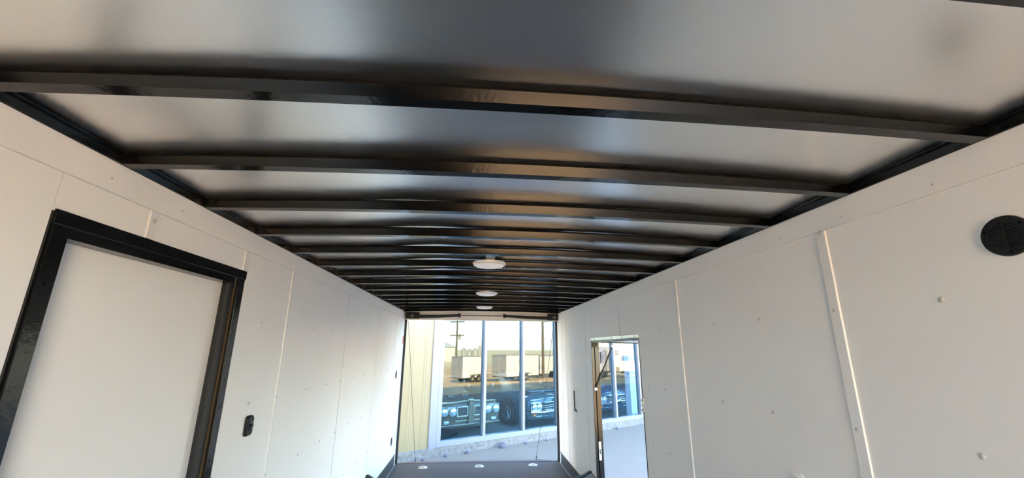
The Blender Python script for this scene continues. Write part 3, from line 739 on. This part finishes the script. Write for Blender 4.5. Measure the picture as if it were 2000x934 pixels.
def camper(corner, rz, l, wd, h, label, kind):
    zg = near_ground(*corner)
    t = empty('camper_trailer', (corner[0], corner[1], zg), rz); tag(t, label, 'camper', 'campers parked in the yard')
    c = .6; r_ = 1.0 if kind else .25
    prof = [(0, c), (l, c), (l, h-r_)] + [(l-r_+r_*math.cos(a_), h-r_+r_*math.sin(a_)) for a_ in [R(90*k/6) for k in range(1, 7)]] + [(r_-r_*math.sin(a_), h-r_+r_*math.cos(a_)) for a_ in [R(90*k/6) for k in range(0, 7)]]
    MB().prism(prof, -wd, 0, lambda p, q, e: (p, e, q)).build('body', M_camper if not kind else M_trailer, t, True)
    for (x0, x1, z0, z1, m_) in ((.5, 1.5, c+.3, h-.5, M_purple), (2.3, 3.4, c+.9, h-.3, M_purple)) if not kind else ((.2, 1.6, c+1.0, h-.5, M_blue), (2.2, 3.2, c+.8, h-.5, M_purple)):
        MB().box(x0, x1, 0, .02, z0, z1, .008).build('side_graphic', m_, t)
    MB().box(1.7, 2.1, 0, .03, c+.9, h-.5, .01).build('window', M_dark, t)
    MB().box(3.6, 4.25, 0, .03, c+.1, h-.4, .01).build('entry_door', M_grey_endshade, t)
    MB().box(-.02, .0, -wd+.3, -.3, c+1.0, h-r_-.1 if kind else h-.4, .005).build('end_window', M_purple if not kind else M_blue, t)
    for x_ in (l*.5, l*.5+.85):
        o = MB().cyl((0, 0, 0), 'Y', .36, .22, 24).build('wheel', M_tyre, t, True); o.location = (x_, -.09, .36)
        o = MB().cyl((0, 0, 0), 'Y', .36, .22, 24).build('wheel', M_tyre, t, True); o.location = (x_, -wd+.09, .36)
    MB().box(.1, l-.1, -wd+.1, -.1, .35, c).build('chassis', M_kick, t)
    MB().box(1.0, 2.0, -wd*.7, -wd*.3, h, h+.25, .05).build('roof_unit', M_grey_endshade, t)
camper((33.6, 5.3), R(4), 6.2, 2.4, 3.1, 'lavender and white camper seen in the glass beyond the side door', 0)
camper((36.0, 9.6), R(4), 6.0, 2.4, 3.2, 'round-fronted camper with a blue panel seen beyond the side door', 1)
# utility poles
def pole(x, y, h, label, arms):
    zg = near_ground(x, y); t = empty('utility_pole', (x, y, zg)); tag(t, label, 'utility pole', 'utility poles in the yard')
    MB().tube([(0, 0, 0), (0, 0, h*.5), (0, 0, h)], [.17, .14, .10], 10).build('pole', M_bark, t, True)
    for z_ in arms:
        ca = MB().box(-.08, .08, -1.1, 1.1, z_-.07, z_+.07).build('crossarm', M_bark, t)
        for yy in (-1, -.5, .5, 1): MB().cyl((0, yy, z_+.14), 'Z', .05, .14, 8).build('insulator', M_grey_endshade, ca)
    MB().cyl((.2, .3, h-2.2), 'Z', .2, .7, 12).build('transformer', M_steel, t, True)
pole(40.5, -14.8, 7.6, 'tall wooden utility pole with two crossarms behind the first trailer', (7.4, 5.6))
pole(38.8, -2.0, 9.0, 'dark utility pole standing between the parked trailers', (6.9,))
# grain elevator and shed on the horizon
zf = gz(75)
gx = empty('grain_elevator', (116, -57, zf)); tag(gx, 'distant grain silos on the horizon beside the pole', 'silo')
for i, (dx, dy, r_, h) in enumerate(((0, 0, .8, 3.3), (.8, 1.8, .8, 3.0), (1.5, 3.6, .8, 3.3), (2.0, 5.0, .5, 4.1))):
    MB().cyl((dx, dy, h/2), 'Z', r_, h, 24).build('silo', M_steel, gx, True); MB().cyl((dx, dy, h+.3), 'Z', r_, .6, 24, .3).build('silo_cone', M_steel, gx, True)
sh = empty('storage_shed', (100, -62, zf)); tag(sh, 'distant pale storage shed with a sloping roof', 'building')
MB().box(-4, 4, -8, 9, 0, 4.2).build('walls', M_shed, sh); MB().prism([(-8.5, 4.2), (9.5, 4.2), (.5, 7.4)], -4.3, 4.3, lambda p, q, e: (e, p, q)).build('roof', M_shed, sh)
ls = empty('long_shed', (95, 2, zf)); tag(ls, 'long low pale shed far behind the trailers', 'building')
MB().box(-3, 3, -18, 26, 0, 2.7).build('walls', M_shed, ls); MB().prism([(-3.4, 2.7), (3.4, 2.7), (0, 3.4)], -18.5, 26.5, lambda p, q, e: (p, e, q)).build('roof', M_shed, ls)
# trees beyond the campers
def tree(x, y, h, label):
    zg = near_ground(x, y); t = empty('yard_tree', (x, y, zg)); tag(t, label, 'tree', 'trees beyond the campers')
    MB().tube([(0, 0, 0), (.05, .05, h*.4), (0, 0, h*.6)], [.22, .16, .08], 8).build('trunk', M_bark, t, True)
    mb = MB()
    for k in range(26):
        a_ = random.uniform(0, 6.28); rr_ = random.uniform(0, h*.26); zz = random.uniform(h*.42, h*.93)
        mb.ico((rr_*math.cos(a_), rr_*math.sin(a_), zz), random.uniform(h*.08, h*.15), 2, (1, 1, .85), .16)
    mb.build('crown', M_leaf, t)
tree(55, 9.5, 6.4, 'round green tree behind the lavender camper')
tree(58, 14.5, 6.2, 'green tree rising between the two campers')
tree(57, 20, 6.0, 'green tree behind the round-fronted camper')
